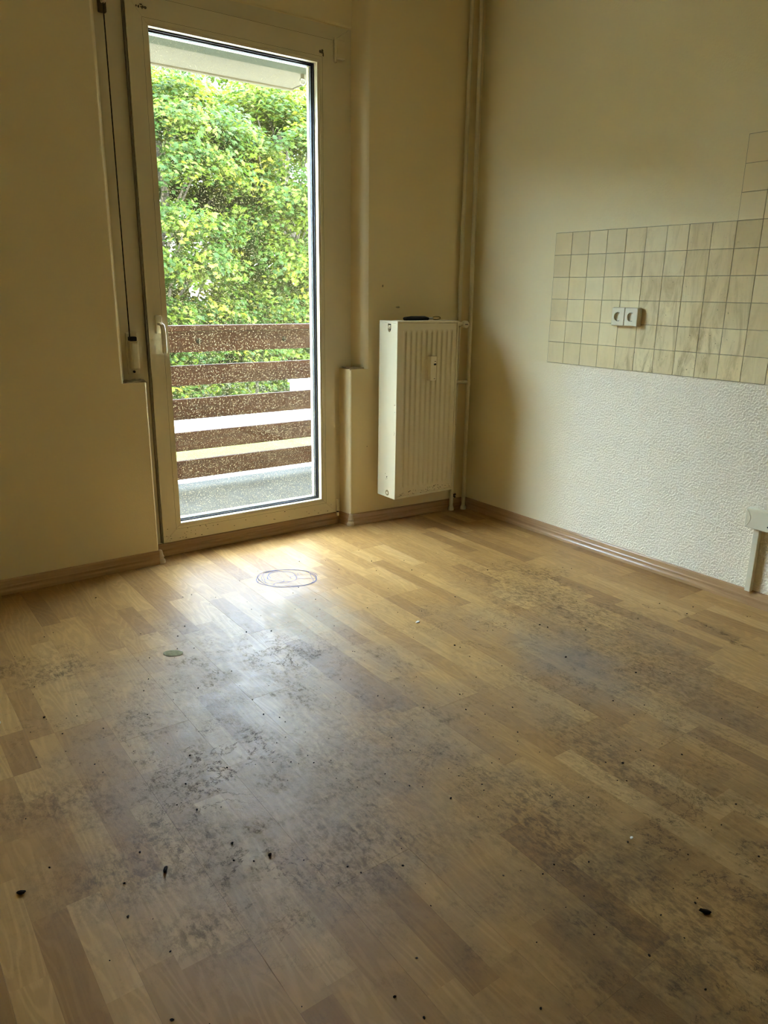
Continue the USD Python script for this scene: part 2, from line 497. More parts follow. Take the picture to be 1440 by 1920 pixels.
def rock(r, seed, squash=(1, 1, 0.6), sub=1):
    m = trimesh.creation.icosphere(sub, 1.0)
    v = np.array(m.vertices)
    v *= (0.65 + 0.7 * fbm(v * 1.7 + seed * 3.1, 3, seed))[:, None]
    m.vertices = v * r * np.array(squash)
    return m


# ---------------------------------------------------------------- room shell
CEIL = 2.68
XL, YF = -4.4, -4.9               # hidden left wall and the wall behind the camera
YR = 0.21                         # outside face of the door wall
LEDGE = 0.818


def arc(cx, cy, r, a0, a1, n=6):
    return [(cx + r * math.cos(a), cy + r * math.sin(a)) for a in np.radians(np.linspace(a0, a1, n))]


left_low = [(XL, 0), (-1.812, 0), (-1.806, 0.004), (-1.803, 0.012), (-1.792, 0.085), (-1.792, 0.155), (-2.0, YR), (XL, YR)]
left_up = [(XL, 0), (-1.912, 0), (-1.904, 0.004), (-1.900, 0.012), (-1.872, 0.085), (-1.80, 0.157), (-2.0, YR), (XL, YR)]
pier = lambda x: -0.06 * (x + 0.76) / 0.76
right_low = [(0.15, pier(0)), (0, pier(0)), (-0.752, 0.0), (-0.757, 0.003), (-0.760, 0.010), (-0.772, 0.085), (-0.772, 0.155), (-0.72, YR), (0.15, YR)]
right_up = [(0.15, pier(0)), (0, pier(0)), (-0.655, pier(-0.655))] + [(-0.662, -0.004), (-0.670, 0.003), (-0.677, 0.014)] + [(-0.702, 0.085), (-0.77, 0.157), (-0.72, YR), (0.15, YR)]
lintel = [(0.0845, 2.362), (0.080, 2.366), (0.078, 2.375), (0.078, CEIL), (YR, CEIL), (YR, 2.356), (0.0845, 2.356)]      # cover of the roller shutter, almost flush with the door frame
parts = [prism(left_low, 0, LEDGE), prism(left_up, LEDGE - 0.002, CEIL), prism(right_low, 0, LEDGE + 0.006), prism(right_up, LEDGE + 0.004, CEIL), prism(lintel, -1.95, -0.62, 'x')]
wall_back_mesh = to_tm(m3.Manifold.batch_boolean([to_m3(p) for p in parts], m3.OpType.Add))
wall_back = group('wall_back', kind='structure', label='cream painted wall around the balcony door')
obj('wall_surface', wall_back_mesh, 'wall', wall_back, 40)
wall_right = group('wall_right', kind='structure', label='cream wall with coarse paper below the kitchen tiles')
obj('wall_surface', box(0, 0.15, YF, 0.0, 0, CEIL), 'wall_coarse', wall_right, False)
obj('wall_left', box(XL - 0.15, XL, YF, YR, 0, CEIL), 'wall_hidden', kind='structure', smooth=False, label='cream wall on the left, outside the picture')
obj('wall_front', box(XL, 0.0, YF - 0.15, YF, 0, CEIL), 'wall_hidden', kind='structure', smooth=False, label='cream wall behind the viewer')
obj('ceiling', box(XL - 0.15, 0.15, YF - 0.15, YR, CEIL, CEIL + 0.2), 'ceiling', kind='structure', smooth=False, label='plain cream ceiling')

# torn plaster on the two ledges where the door niche widens
for x0, x1, nm in ((-1.895, -1.800, 'torn_plaster'), (-0.762, -0.675, 'torn_plaster')):
    n = 26
    gx, gy = np.meshgrid(np.linspace(x0, x1, n), np.linspace(0.004, 0.082, 10), indexing='ij')
    h = 0.004 + 0.013 * fbm(np.stack([gx * 60, gy * 60, gx * 0], -1), 3, 4) - 0.004
    top = np.stack([gx, gy, LEDGE + (0.006 if x0 > -1 else 0) + h], -1).reshape(-1, 3)
    bot = np.stack([gx, gy, LEDGE + (0.004 if x0 > -1 else 0) - 0.002 + 0 * h], -1).reshape(-1, 3)
    F = []
    for i in range(n - 1):
        for j in range(9):
            a, b, c, d = i * 10 + j, (i + 1) * 10 + j, (i + 1) * 10 + j + 1, i * 10 + j + 1
            F += [[a, b, c], [a, c, d]]
    for i in range(n - 1):
        a, b = i * 10, (i + 1) * 10
        F += [[a, a + n * 10, b + n * 10], [a, b + n * 10, b]]
    tp = trimesh.Trimesh(np.vstack([top, bot]), F, process=False)
    tp.remove_unreferenced_vertices()
    obj(nm, tp, 'plaster', wall_back, True, label='torn dirty plaster on the ledge')

# small scuffs on the pier above the radiator
for (sx, sz, w, h) in ((-0.575, 1.232, 0.010, 0.012), (-0.48, 1.128, 0.030, 0.010), (-0.66, 0.42, 0.006, 0.006)):
    c = rock(1.0, int(w * 1000), (w / 2, 0.0008, h / 2), 2)
    c.apply_translation([sx, pier(sx), sz])
    obj('scuff_mark', c, 'scuff', wall_back, True)

# ---------------------------------------------------------------- laminate floor
floor = group('floor', kind='structure', label='worn dirty beech laminate floor')
SW, PH = 0.0667, -2.735                # strip width and where a strip edge falls
edges_k = list(range(-24, 42))
board_x0 = []                           # a board is three strips wide
k = -25
while PH + k * SW < 0.0:
    board_x0.append(PH + k * SW)
    k += 3
rf = np.random.default_rng(11)


def in_view(x0, x1, y0, y1, margin=40):
    g = np.array([[x, y, 0] for x in np.linspace(x0, x1, 2) for y in np.linspace(y0, y1, 6)])
    px, z = project(g)
    return bool(np.any((z > 0.1) & (px[:, 0] > -margin) & (px[:, 0] < 1440 + margin) & (px[:, 1] > 0) & (px[:, 1] < 1920 + margin)))


TH = 0.008
n_strip = 0


def strip_mesh(x0, x1, y0, y1, el, er, e0, e1):
    """A board strip; its edge is eased where it is a board's edge."""
    b = 0.00035
    xl, xr, ya, yb = x0 + (0.00005 if el else 0), x1 - (0.00005 if er else 0), y0 + (0.00005 if e0 else 0), y1 - (0.00005 if e1 else 0)
    tl, tr, ta, tb = xl + (b if el else 0), xr - (b if er else 0), ya + (b if e0 else 0), yb - (b if e1 else 0)
    v = [(xl, ya, -TH), (xr, ya, -TH), (xr, yb, -TH), (xl, yb, -TH), (xl, ya, -b), (xr, ya, -b), (xr, yb, -b), (xl, yb, -b), (tl, ta, 0), (tr, ta, 0), (tr, tb, 0), (tl, tb, 0)]
    f = [(0, 2, 1), (0, 3, 2), (8, 9, 10), (8, 10, 11)]
    for lo in (0, 4):
        for i in range(4):
            j = (i + 1) % 4
            f += [(lo + i, lo + j, lo + 4 + j), (lo + i, lo + 4 + j, lo + 4 + i)]
    return trimesh.Trimesh(v, f, process=False)


for bi, bx in enumerate(board_x0):
    y = 0.075 + rf.uniform(0, 1.2)
    bx0, bx1 = max(bx, XL), min(bx + 3 * SW, 0.0)
    if bx1 - bx0 < 0.01:
        continue
    while y > YF:
        ya, yb = max(y - 1.285, YF), min(y, 0.078)
        y -= 1.285
        if yb - ya < 0.01:
            continue
        if not in_view(bx0, bx1, ya, yb):
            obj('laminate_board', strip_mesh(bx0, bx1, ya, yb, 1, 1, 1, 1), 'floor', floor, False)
            continue
        board = group('laminate_board', floor)
        rest = []
        for s in range(3):
            x0, x1 = max(bx + s * SW, bx0), min(bx + (s + 1) * SW, bx1)
            if x1 - x0 < 0.004:
                continue
            full0, full1 = y, y + 1.285
            c = full1 - rf.uniform(0.12, 0.5)
            cuts = [full1]
            while c > full0 + 0.12:
                cuts.append(c)
                c -= rf.choice([0.27, 0.36, 0.45, 0.53, 0.60]) * rf.uniform(0.92, 1.08)
            cuts.append(full0)
            for q in range(len(cuts) - 1):
                t1, t0 = min(cuts[q], yb), max(cuts[q + 1], ya)
                if t1 - t0 < 0.004:
                    continue
                sm_ = strip_mesh(x0, x1, t0, t1, s == 0, s == 2, q == len(cuts) - 2, q == 0)
                if in_view(x0, x1, t0, t1, 12):
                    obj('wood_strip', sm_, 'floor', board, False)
                    n_strip += 1
                else:
                    rest.append(sm_)
        if rest:
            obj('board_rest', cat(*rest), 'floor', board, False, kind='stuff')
obj('subfloor', box(XL - 0.15, 0.15, YF - 0.15, 0.33, -0.15, -TH - 0.0005), 'concrete', floor, False)

# ---------------------------------------------------------------- skirting boards
PROF = [(0, 0), (0.019, 0), (0.019, 0.010), (0.0175, 0.015), (0.0135, 0.0195), (0.0125, 0.024), (0.0145, 0.029), (0.0145, 0.033), (0.0115, 0.037),
        (0.010, 0.048), (0.0085, 0.0555), (0.005, 0.0600), (0, 0.0605)]


def skirting(p0, p1, side):
    """Profile swept from p0 to p1 along the wall; side = unit vector pointing into the room."""
    p0, p1, n = (np.array([*q, 0.0]) for q in (p0, p1, side))
    pr = np.array(PROF)
    ring = lambda p: p + pr[:, :1] * n + pr[:, 1:] * np.array([0, 0, 1.0])
    m = trimesh.convex.convex_hull(np.vstack([ring(p0), ring(p1)]))
    a, b, k = ring(p0), ring(p1), len(pr)
    cap = trimesh.creation.triangulate_polygon(sg.Polygon(PROF), engine='earcut')[1]
    F = []
    for i in range(k):
        j = (i + 1) % k
        F += [[i, j, k + j], [i, k + j, k + i]]
    F += [list(t[::-1]) for t in cap] + [[int(x) + k for x in t] for t in cap]
    m = trimesh.Trimesh(np.vstack([a, b]), F, process=False)
    trimesh.repair.fix_normals(m)
    return m


bb = group('baseboard_back', kind='structure', label='beech skirting along the balcony door wall')
obj('skirting_strip', skirting((XL, 0), (-1.800, 0), (0, -1)), 'skirt', bb, 25)
d = np.array([0.76, -0.06]); d /= np.linalg.norm(d)
nrm = np.array([d[1], -d[0]])
obj('skirting_strip', skirting((-0.752, 0.0), (0.0, pier(0)), nrm), 'skirt', bb, 25)
obj('skirting_strip', skirting((-0.772, 0.085), (-0.757, -0.002), (-0.985, -0.17)), 'skirt', bb, 25)
obj('door_threshold_strip', skirting((-1.80, 0.090), (-0.765, 0.090), (0, -1)), 'skirt', bb, 25)


def corner_cap(x, y, sx):
    """Rounded plastic corner piece that closes the skirting at an outer corner."""
    prof = [(0, 0), (0.0215, 0), (0.0215, 0.011), (0.019, 0.0165), (0.0155, 0.020), (0.0145, 0.024), (0.0165, 0.029), (0.0165, 0.033), (0.0135, 0.037), (0.012, 0.048), (0.0105, 0.0565), (0.006, 0.0625), (0, 0.063)]
    return lathe(prof, (x, y, 0), (0, 0, 1), 24)


obj('skirting_corner', corner_cap(-1.800, 0.0, 1), 'skirt_cap', bb, 30, label='tan plastic corner piece left of the door')
obj('skirting_corner', corner_cap(-0.757, 0.0, 1), 'skirt_cap', bb, 30, label='tan plastic corner piece right of the door')
br_ = group('baseboard_right', kind='structure', label='ridged beech skirting along the tiled wall')
obj('skirting_strip', skirting((0, pier(0)), (0, YF), (-1, 0)), 'skirt', br_, 25)
bl_ = group('baseboard_left', kind='structure', label='beech skirting on the left wall, outside the picture')
obj('skirting_strip', skirting((XL, 0), (XL, YF), (1, 0)), 'skirt', bl_, 25)

# ---------------------------------------------------------------- balcony door
YFR, YS = 0.085, 0.064               # face of the fixed frame, face of the sash
SX0, SX1, SZ0, SZ1 = -1.757, -0.812, 0.067, 2.293
GX0, GX1, GZ0, GZ1 = -1.679, -0.886, 0.139, 2.203
door = group('door_1', kind='structure', label='white plastic balcony door with one tall pane')


def mitred(x0, x1, z0, z1, ix0, ix1, iz0, iz1, y0, y1, ys=None):
    """Four mitred members of a rectangular frame: left, right, bottom, top."""
    q = {'l': [(x0, z0), (ix0, iz0), (ix0, iz1), (x0, z1)], 'r': [(x1, z0), (x1, z1), (ix1, iz1), (ix1, iz0)],
         'b': [(x0, z0), (x1, z0), (ix1, iz0), (ix0, iz0)], 't': [(x0, z1), (ix0, iz1), (ix1, iz1), (x1, z1)]}
    out = {}
    for k, pts in q.items():
        p = sg.Polygon(pts).buffer(-0.0004)
        out[k] = prism(list(p.exterior.coords)[:-1], y0, y1, 'y')
    return out


fr = mitred(-1.885, -0.690, 0.0, 2.372, -1.745, -0.824, 0.079, 2.281, YFR, 0.155)
for k, nm in (('l', 'frame_jamb'), ('r', 'frame_jamb'), ('b', 'frame_sill'), ('t', 'frame_head')):
    obj(nm, fr[k], 'pvc', door, False)


def sash_member(k):
    """Sash member with an eased inner edge and a slightly proud face."""
    a = mitred(SX0, SX1, SZ0, SZ1, GX0, GX1, GZ0, GZ1, YS, 0.150)[k]
    return a


for k, nm in (('l', 'sash_stile'), ('r', 'sash_stile'), ('b', 'sash_rail'), ('t', 'sash_rail')):
    obj(nm, sash_member(k), 'pvc', door, False)
# glazing bead: a sloped strip from the sash face back to the glass, with a fine step line around it
B = 0.011
for k, nm in (('l', 'glazing_bead'), ('r', 'glazing_bead'), ('b', 'glazing_bead'), ('t', 'glazing_bead')):
    q = mitred(GX0 - 0.001, GX1 + 0.001, GZ0 - 0.001, GZ1 + 0.001, GX0 + B, GX1 - B, GZ0 + B, GZ1 - B, YS + 0.004, YS + 0.034)[k]
    obj(nm, q, 'pvc', door, False)
# fine dark joint between bead and sash and around the sash
st = mitred(GX0 - 0.015, GX1 + 0.015, GZ0 - 0.015, GZ1 + 0.015, GX0 - 0.0135, GX1 + 0.0135, GZ0 - 0.0135, GZ1 + 0.0135, YS - 0.0004, YS + 0.001)
obj('bead_joint', cat(*st.values()), M['dirt'], door, False, kind='stuff')
gk = mitred(GX0 + B - 0.002, GX1 - B + 0.002, GZ0 + B - 0.002, GZ1 - B + 0.002, GX0 + B + 0.005, GX1 - B - 0.005, GZ0 + B + 0.005, GZ1 - B - 0.005, YS + 0.033, YS + 0.040)
for k in 'lrbt':
    obj('gasket', gk[k], 'rubber', door, False)
obj('glass_pane', box(GX0 + 0.004, GX1 - 0.004, YS + 0.040, YS + 0.044, GZ0 + 0.004, GZ1 - 0.004), 'glass', door, False)
sp = mitred(GX0 + 0.004, GX1 - 0.004, GZ0 + 0.004, GZ1 - 0.004, GX0 + 0.021, GX1 - 0.021, GZ0 + 0.021, GZ1 - 0.021, YS + 0.0445, YS + 0.060)
for k in 'lrbt':
    obj('glazing_spacer', sp[k], 'rubber', door, False)
obj('glass_pane', box(GX0 + 0.004, GX1 - 0.004, YS + 0.0605, YS + 0.0645, GZ0 + 0.004, GZ1 - 0.004), 'glass_clear', door, False)
og = mitred(GX0 - 0.004, GX1 + 0.004, GZ0 - 0.004, GZ1 + 0.004, GX0 + 0.020, GX1 - 0.020, GZ0 + 0.020, GZ1 - 0.020, YS + 0.065, YS + 0.086)
obj('outer_rebate', cat(*og.values()), 'pvc', door, False)
# black sealing lip in the gap at the handle side
obj('sash_seal', box(SX0 - 0.0075, SX0 - 0.0015, YS + 0.003, YFR + 0.001, SZ0, SZ1), 'pvc_groove', door, False)
obj('sash_seal', box(SX0, SX1, YS + 0.008, YFR + 0.001, SZ0 - 0.004, SZ0 - 0.0005), 'pvc_groove', door, False)
obj('sash_seal', box(SX0, SX1, YS + 0.010, YFR + 0.001, SZ1 + 0.0005, SZ1 + 0.004), 'pvc_groove', door, False)
# handle
hd = group('door_handle', door, label='off-white lever handle pointing down')
hx = -1.712
obj('rosette', rbox(hx - 0.016, hx + 0.016, YS - 0.011, YS + 0.002, 1.015, 1.093, 0.005, 3), 'plastic', hd, 40)
lever = [(hx + 0.001, YS - 0.008, 1.057), (hx + 0.001, YS - 0.030, 1.057), (hx + 0.002, YS - 0.042, 1.052), (hx + 0.003, YS - 0.047, 1.040), (hx + 0.004, YS - 0.047, 1.015), (hx + 0.005, YS - 0.046, 0.940)]
hull = []
for a, b in zip(lever[:-1], lever[1:]):
    ra = 0.0095 if a[2] > 1.03 else 0.0105
    hull.append(m3.Manifold.batch_hull([m3.Manifold.sphere(0.0062, 16).translate((a[0] + s * (ra - 0.0062), a[1], a[2])) for s in (-1, 1)] +
                                       [m3.Manifold.sphere(0.0062, 16).translate((b[0] + s * (0.0105 - 0.0062), b[1], b[2])) for s in (-1, 1)]))
obj('lever', to_tm(m3.Manifold.batch_boolean(hull, m3.OpType.Add)), 'plastic', hd, 40)
# hinges
obj('hinge_cover', rbox(-0.806, -0.747, YS - 0.002, YFR + 0.001, 2.224, 2.300, 0.003), 'pvc', door, 30, label='square upper hinge cover')
obj('hinge_pin', cyl((-0.806, YS - 0.006, 2.205), (-0.806, YS - 0.006, 2.302), 0.0065, 16), 'pvc', door, 30)
obj('hinge_pin', cat(cyl((-0.803, YS - 0.006, 0.074), (-0.803, YS - 0.006, 0.140), 0.0075, 16), cyl((-0.803, YS - 0.006, 0.048), (-0.803, YS - 0.006, 0.066), 0.0075, 16)), 'plastic', door, 30, label='white lower hinge pin')
obj('hinge_joint', cyl((-0.803, YS - 0.006, 0.066), (-0.803, YS - 0.006, 0.074), 0.0055, 12), 'rubber', door, 30)
# torn spots where brackets were glued to the sash
for (sx, sz, seed) in ((-1.694, 2.253, 3), (-0.868, 2.238, 5)):
    bits = []
    rr = np.random.default_rng(seed)
    for i in range(9):
        b = rock(1.0, seed + i, (rr.uniform(0.002, 0.006), 0.0012, rr.uniform(0.002, 0.007)), 1)
        b.apply_translation([sx + rr.normal(0, 0.009), YS, sz + rr.normal(0, 0.008)])
        bits.append(b)
    obj('glue_scar', cat(*bits), 'dirt', door, True, kind='stuff', label='torn glue scar on the sash corner')
rr = np.random.default_rng(8)
bits = []
for i in range(46):
    x = rr.uniform(SX0 + 0.01, SX1 - 0.01) if i % 3 else SX0 + abs(rr.normal(0, 0.12))
    b = rock(1.0, i, (rr.uniform(0.001, 0.0045), 0.0007, rr.uniform(0.0008, 0.002)), 1)
    b.apply_translation([np.clip(x, SX0 + 0.006, SX1 - 0.006), YS, rr.uniform(SZ0 + 0.006, GZ0 - 0.006)])
    bits.append(b)
obj('dirt_specks', cat(*bits), 'dirt', door, True, kind='stuff', label='dirt specks on the bottom rail')

# ---------------------------------------------------------------- shutter belt and winder
w = group('shutter_belt', label='roller shutter belt with cream winder left of the balcony door', category='shutter belt')
bx = -1.842
obj('belt_strap', prism([(bx - 0.0009, 0.050), (bx + 0.0009, 0.050), (bx + 0.0009, 0.060), (bx - 0.0009, 0.060)], 1.005, 2.245), 'belt', w, False, label='dark fabric strap')
obj('winder_case', rbox(bx - 0.004, bx + 0.036, 0.050, YFR + 0.001, 0.868, 0.990, 0.008, 3), 'pvc', w, 40)
obj('winder_lid', rbox(bx + 0.002, bx + 0.030, 0.043, 0.056, 0.872, 0.980, 0.006, 3), 'plastic', w, 40)
obj('winder_plate', rbox(bx - 0.010, bx + 0.040, 0.078, YFR + 0.001, 0.846, 1.022, 0.003, 2), 'pvc', w, 30)
obj('belt_slot', rbox(bx - 0.002, bx + 0.028, 0.046, 0.079, 0.988, 1.006, 0.004, 2), 'plastic_dark', w, 30, label='dark belt slot')
obj('screw', cyl((bx + 0.014, 0.079, 0.858), (bx + 0.014, 0.070, 0.858), 0.005, 12), 'plastic_dark', w, 30)
gd = group('belt_guide', w)
obj('guide_plate', rbox(bx - 0.014, bx + 0.016, 0.066, YFR + 0.001, 2.205, 2.275, 0.004), 'dirt', gd, 30, label='dirty belt guide')
obj('guide_lip', rbox(bx - 0.008, bx + 0.010, 0.040, 0.068, 2.232, 2.262, 0.006, 3), 'pvc', gd, 30)

# ---------------------------------------------------------------- radiator
RX0, RX1, RYF, RYB, RZ0, RZ1 = -0.620, -0.223, -0.204, -0.052, 0.166, 1.066
rad = group('radiator', label='tall narrow cream panel radiator between balcony door and corner', category='radiator')


def front_panel():
    xs = np.unique(np.concatenate([np.linspace(RX0 + 0.004, RX1 - 0.004, 200)]))
    zs = np.concatenate([[RZ0 + 0.004, RZ0 + 0.040, RZ0 + 0.046], np.linspace(RZ0 + 0.050, RZ0 + 0.066, 5), np.linspace(RZ0 + 0.08, RZ1 - 0.08, 12), np.linspace(RZ1 - 0.062, RZ1 - 0.044, 5), [RZ1 - 0.040, RZ1 - 0.012]])
    u = (xs - RX0 - 0.034) / 0.0333
    rib = np.clip(0.5 - 0.5 * np.cos(2 * np.pi * u), 0, 1)
    rib = np.clip((rib - 0.25) / 0.5, 0, 1)
    rib = rib * rib * (3 - 2 * rib)
    rib = np.where((u < 0.02) | (u > 9.98), 0.0, rib)
    amp = np.interp(zs, [RZ0 + 0.048, RZ0 + 0.066, RZ1 - 0.062, RZ1 - 0.044], [0, 1, 1, 0])
    Y = RYF + 0.004 + 0.0075 * rib[:, None] * amp[None, :]
    n, k = len(xs), len(zs)
    V = np.stack([np.repeat(xs, k), Y.ravel(), np.tile(zs, n)], 1)
    F = []
    for i in range(n - 1):
        for j in range(k - 1):
            a, b, c, d = i * k + j, (i + 1) * k + j, (i + 1) * k + j + 1, i * k + j + 1
            F += [[a, b, c], [a, c, d]]
    back = V.copy(); back[:, 1] = RYF + 0.014
    nb = len(V)
    edge = [i * k for i in range(n)] + [(n - 1) * k + j for j in range(1, k)] + [i * k + k - 1 for i in range(n - 2, -1, -1)] + [j for j in range(k - 2, 0, -1)]
    for a, b in zip(edge, edge[1:] + edge[:1]):
        F += [[a, nb + a, nb + b], [a, nb + b, b]]
    return trimesh.Trimesh(np.vstack([V, back]), F, process=False)


obj('front_panel', front_panel(), 'enamel', rad, 35)
obj('core_panel', box(RX0 + 0.012, RX1 - 0.012, RYF + 0.016, RYB - 0.004, RZ0 + 0.012, RZ1 - 0.020), 'enamel', rad, False)


def side(x0, x1):
    m = to_m3(rbox(x0, x1, RYF, RYB, RZ0, RZ1 - 0.010, 0.0015))
    return m


# left cover has the vent cut-out above and the plug opening below
sl = side(RX0, RX0 + 0.010)
cut_top = to_m3(prism([(-0.150, 1.052)] + [(-0.150 + 0.0 + 0.013 * (1 + math.cos(a)), 1.030 + 0.018 * math.sin(a)) for a in np.linspace(math.pi, 2 * math.pi, 14)] + [(-0.124, 1.052)], RX0 - 0.01, RX0 + 0.02, 'x'))
cut_bot = to_m3(cat(cyl((RX0 - 0.01, -0.138, 0.190), (RX0 + 0.02, -0.138, 0.190), 0.0155, 24)))
slm = to_tm(sl - cut_top - cut_bot)
obj('side_cover', slm, 'enamel', rad, 30)
obj('side_cover', to_tm(side(RX1 - 0.010, RX1)), 'enamel', rad, 30)
obj('vent_recess', box(RX0 + 0.0105, RX0 + 0.0125, -0.160, -0.110, 1.000, 1.055), 'plastic_dark', rad, False, label='dark cut-out for the air vent')
obj('air_vent', cat(cyl((RX0 + 0.012, -0.137, 1.037), (RX0 - 0.002, -0.137, 1.037), 0.0085, 20), cyl((RX0 - 0.002, -0.137, 1.037), (RX0 - 0.005, -0.137, 1.037), 0.004, 12)), 'plastic', rad, 30, label='round white air vent')
obj('drain_plug', cat(cyl((RX0 + 0.012, -0.138, 0.190), (RX0 + 0.001, -0.138, 0.190), 0.0140, 24)), 'brass', rad, 30, label='brass drain plug')
obj('plug_cap', cyl((RX0 + 0.002, -0.138, 0.190), (RX0 - 0.002, -0.138, 0.190), 0.0075, 6), 'plastic', rad, 30)


def grille():
    m = to_m3(rbox(RX0, RX1, RYF, RYB, RZ1 - 0.010, RZ1, 0.002))
    holes = []
    for i in range(18):
        x = RX0 + 0.03 + i * 0.0195
        for y0, y1 in ((RYF + 0.028, RYF + 0.058), (RYF + 0.066, RYF + 0.096), (RYF + 0.104, RYB - 0.016)):
            holes.append(to_m3(box(x, x + 0.010, y0, y1, RZ1 - 0.03, RZ1 + 0.03)))
    return to_tm(m - m3.Manifold.batch_boolean(holes, m3.OpType.Add))


obj('top_grille', grille(), 'enamel', rad, 30)
obj('bottom_lip', rbox(RX0, RX1, RYF + 0.001, RYF + 0.012, RZ0, RZ0 + 0.012, 0.002), 'enamel', rad, 30)
hm = group('heat_meter', rad, label='small white heat meter clipped to the front')
hmx, hmz = -0.402, 0.832
obj('meter_case', rbox(hmx - 0.021, hmx + 0.017, RYF - 0.024, RYF + 0.006, hmz - 0.061, hmz + 0.061, 0.003, 2), 'plastic', hm, 30)
obj('meter_display', box(hmx - 0.001, hmx + 0.014, RYF - 0.0247, RYF - 0.022, hmz + 0.016, hmz + 0.025), 'plastic_dark', hm, False, label='dark display window')
obj('meter_mark', box(hmx + 0.003, hmx + 0.012, RYF - 0.0245, RYF - 0.022, hmz + 0.034, hmz + 0.037), 'dirt', hm, False)
obj('meter_mark', box(hmx + 0.001, hmx + 0.010, RYF - 0.0245, RYF - 0.022, hmz - 0.053, hmz - 0.050), 'dirt', hm, False)
# flaked paint along the lower front and a few chips on the side
rr = np.random.default_rng(21)
bits = []
for i in range(60):
    b = rock(1.0, i, (rr.uniform(0.001, 0.006), 0.0007, rr.uniform(0.0006, 0.0016)), 1)
    b.apply_translation([rr.uniform(RX0 + 0.03, RX1 - 0.02), RYF + 0.004, RZ0 + 0.024 + rr.normal(0, 0.010)])
    bits.append(b)
for i in range(12):
    b = rock(1.0, i, (0.0006, rr.uniform(0.0008, 0.002), rr.uniform(0.001, 0.004)), 1)
    b.apply_translation([RX0, -0.128 + rr.normal(0, 0.008), 0.27 + rr.normal(0, 0.02)] if i < 6 else [RX0, RYF + 0.010 + abs(rr.normal(0, 0.004)), rr.uniform(0.5, 0.8)])
    bits.append(b)
obj('rust_flakes', cat(*bits), 'dirt', rad, True, kind='stuff', label='rust flakes along the bottom edge')
# valve and thermostat head on the right side
vv = group('radiator_valve', rad)
obj('valve_body', cat(cyl((RX1 - 0.004, -0.128, 1.043), (-0.128, -0.128, 1.043), 0.0105, 18), cyl((-0.172, -0.128, 1.043), (-0.150, -0.128, 1.043), 0.0145, 6)), 'pipe', vv, 30)
obj('valve_head', lathe([(0, 0), (0.011, 0), (0.012, 0.006), (0.0185, 0.010), (0.0195, 0.030), (0.0175, 0.037), (0.012, 0.040), (0, 0.040)], (-0.108, -0.112, 1.043), (-0.35, -0.94, 0.0), 28), 'plastic', vv, 35, label='round white valve head')
obj('valve_mark', box(-0.131, -0.113, -0.1545, -0.150, 1.0415, 1.0445), 'plastic_dark', vv, False)

# pen-like tool on the radiator
tl = group('hand_tool', label='black handled tool with a thin metal loop end lying on top of the radiator', category='tool')
ty, tz = -0.118, RZ1
hb = m3.Manifold.batch_hull([m3.Manifold.sphere(r, 16).translate((x, ty, tz + r)) for x, r in ((-0.512, 0.0085), (-0.470, 0.0105), (-0.385, 0.0105), (-0.362, 0.0080))])
obj('handle', to_tm(hb), 'black_plastic', tl, 40)
obj('tube', cyl((-0.366, ty, tz + 0.009), (-0.330, ty, tz + 0.010), 0.0058, 14), 'steel', tl, 30)
ring = [( -0.305 + 0.028 * math.cos(a), ty - 0.0, tz + 0.0105 + 0.0075 * math.sin(a)) for a in np.linspace(0, 2 * math.pi, 26)]
obj('metal_loop', tube(ring, 0.0026, 8), 'brass', tl, 40)

# ---------------------------------------------------------------- heating pipes
p1 = group('heating_pipe', label='white painted heating pipe standing nearest the room corner', category='pipe')
z = np.array([0, 0.6, 0.73, 1.2, 1.9, CEIL])
xs = np.interp(z, [0, 0.75, CEIL], [-0.040, -0.044, -0.065])
obj('pipe_run', tube(np.stack([xs, np.full(6, -0.098), z], 1), 0.0108, 20), 'pipe', p1, 40)
obj('pipe_branch', tube([(-0.044, -0.098, 0.731), (-0.075, -0.099, 0.732), (-0.115, -0.1015, 0.733), (-0.2232, -0.104, 0.734)], 0.0085, 14), 'pipe', p1, 40)
obj('pipe_joint', cyl((-0.044, -0.098, 0.712), (-0.044, -0.098, 0.750), 0.0128, 18), 'pipe', p1, 30)
obj('pipe_collar', lathe([(0.0108, 0), (0.0175, 0), (0.0165, 0.012), (0.0125, 0.022), (0.0108, 0.023)], (-0.040, -0.098, 0.0), (0, 0, 1), 20), 'pipe', p1, 30)
p2 = group('heating_pipe', label='white painted heating pipe running down beside the radiator valve', category='pipe')
xs = np.interp(z, [0, 0.75, CEIL], [-0.115, -0.110, -0.105])
obj('pipe_run', tube(np.stack([xs, np.full(6, -0.076), z], 1), 0.0108, 20), 'pipe', p2, 40)
obj('pipe_collar', lathe([(0.0108, 0), (0.0165, 0), (0.0155, 0.014), (0.0122, 0.026), (0.0108, 0.027)], (-0.115, -0.076, 0.0), (0, 0, 1), 20), 'pipe', p2, 30)
bits = [rock(0.006, 40 + i, (1, 1, 0.9), 1) for i in range(9)]
rr = np.random.default_rng(4)
for b in bits:
    b.apply_translation([rr.uniform(-0.11, -0.07), pier(-0.09) - 0.006 + rr.normal(0, 0.003), 0.066 + rr.uniform(0, 0.018)])
obj('crumbled_plaster', cat(*bits), 'dirt', wall_back, True, kind='stuff', label='crumbled plaster between the pipes')

# ---------------------------------------------------------------- kitchen tiles
TY0, TZ0, T = -0.6241, 0.880, 0.1
J = 0.0017
rt = np.random.default_rng(5)


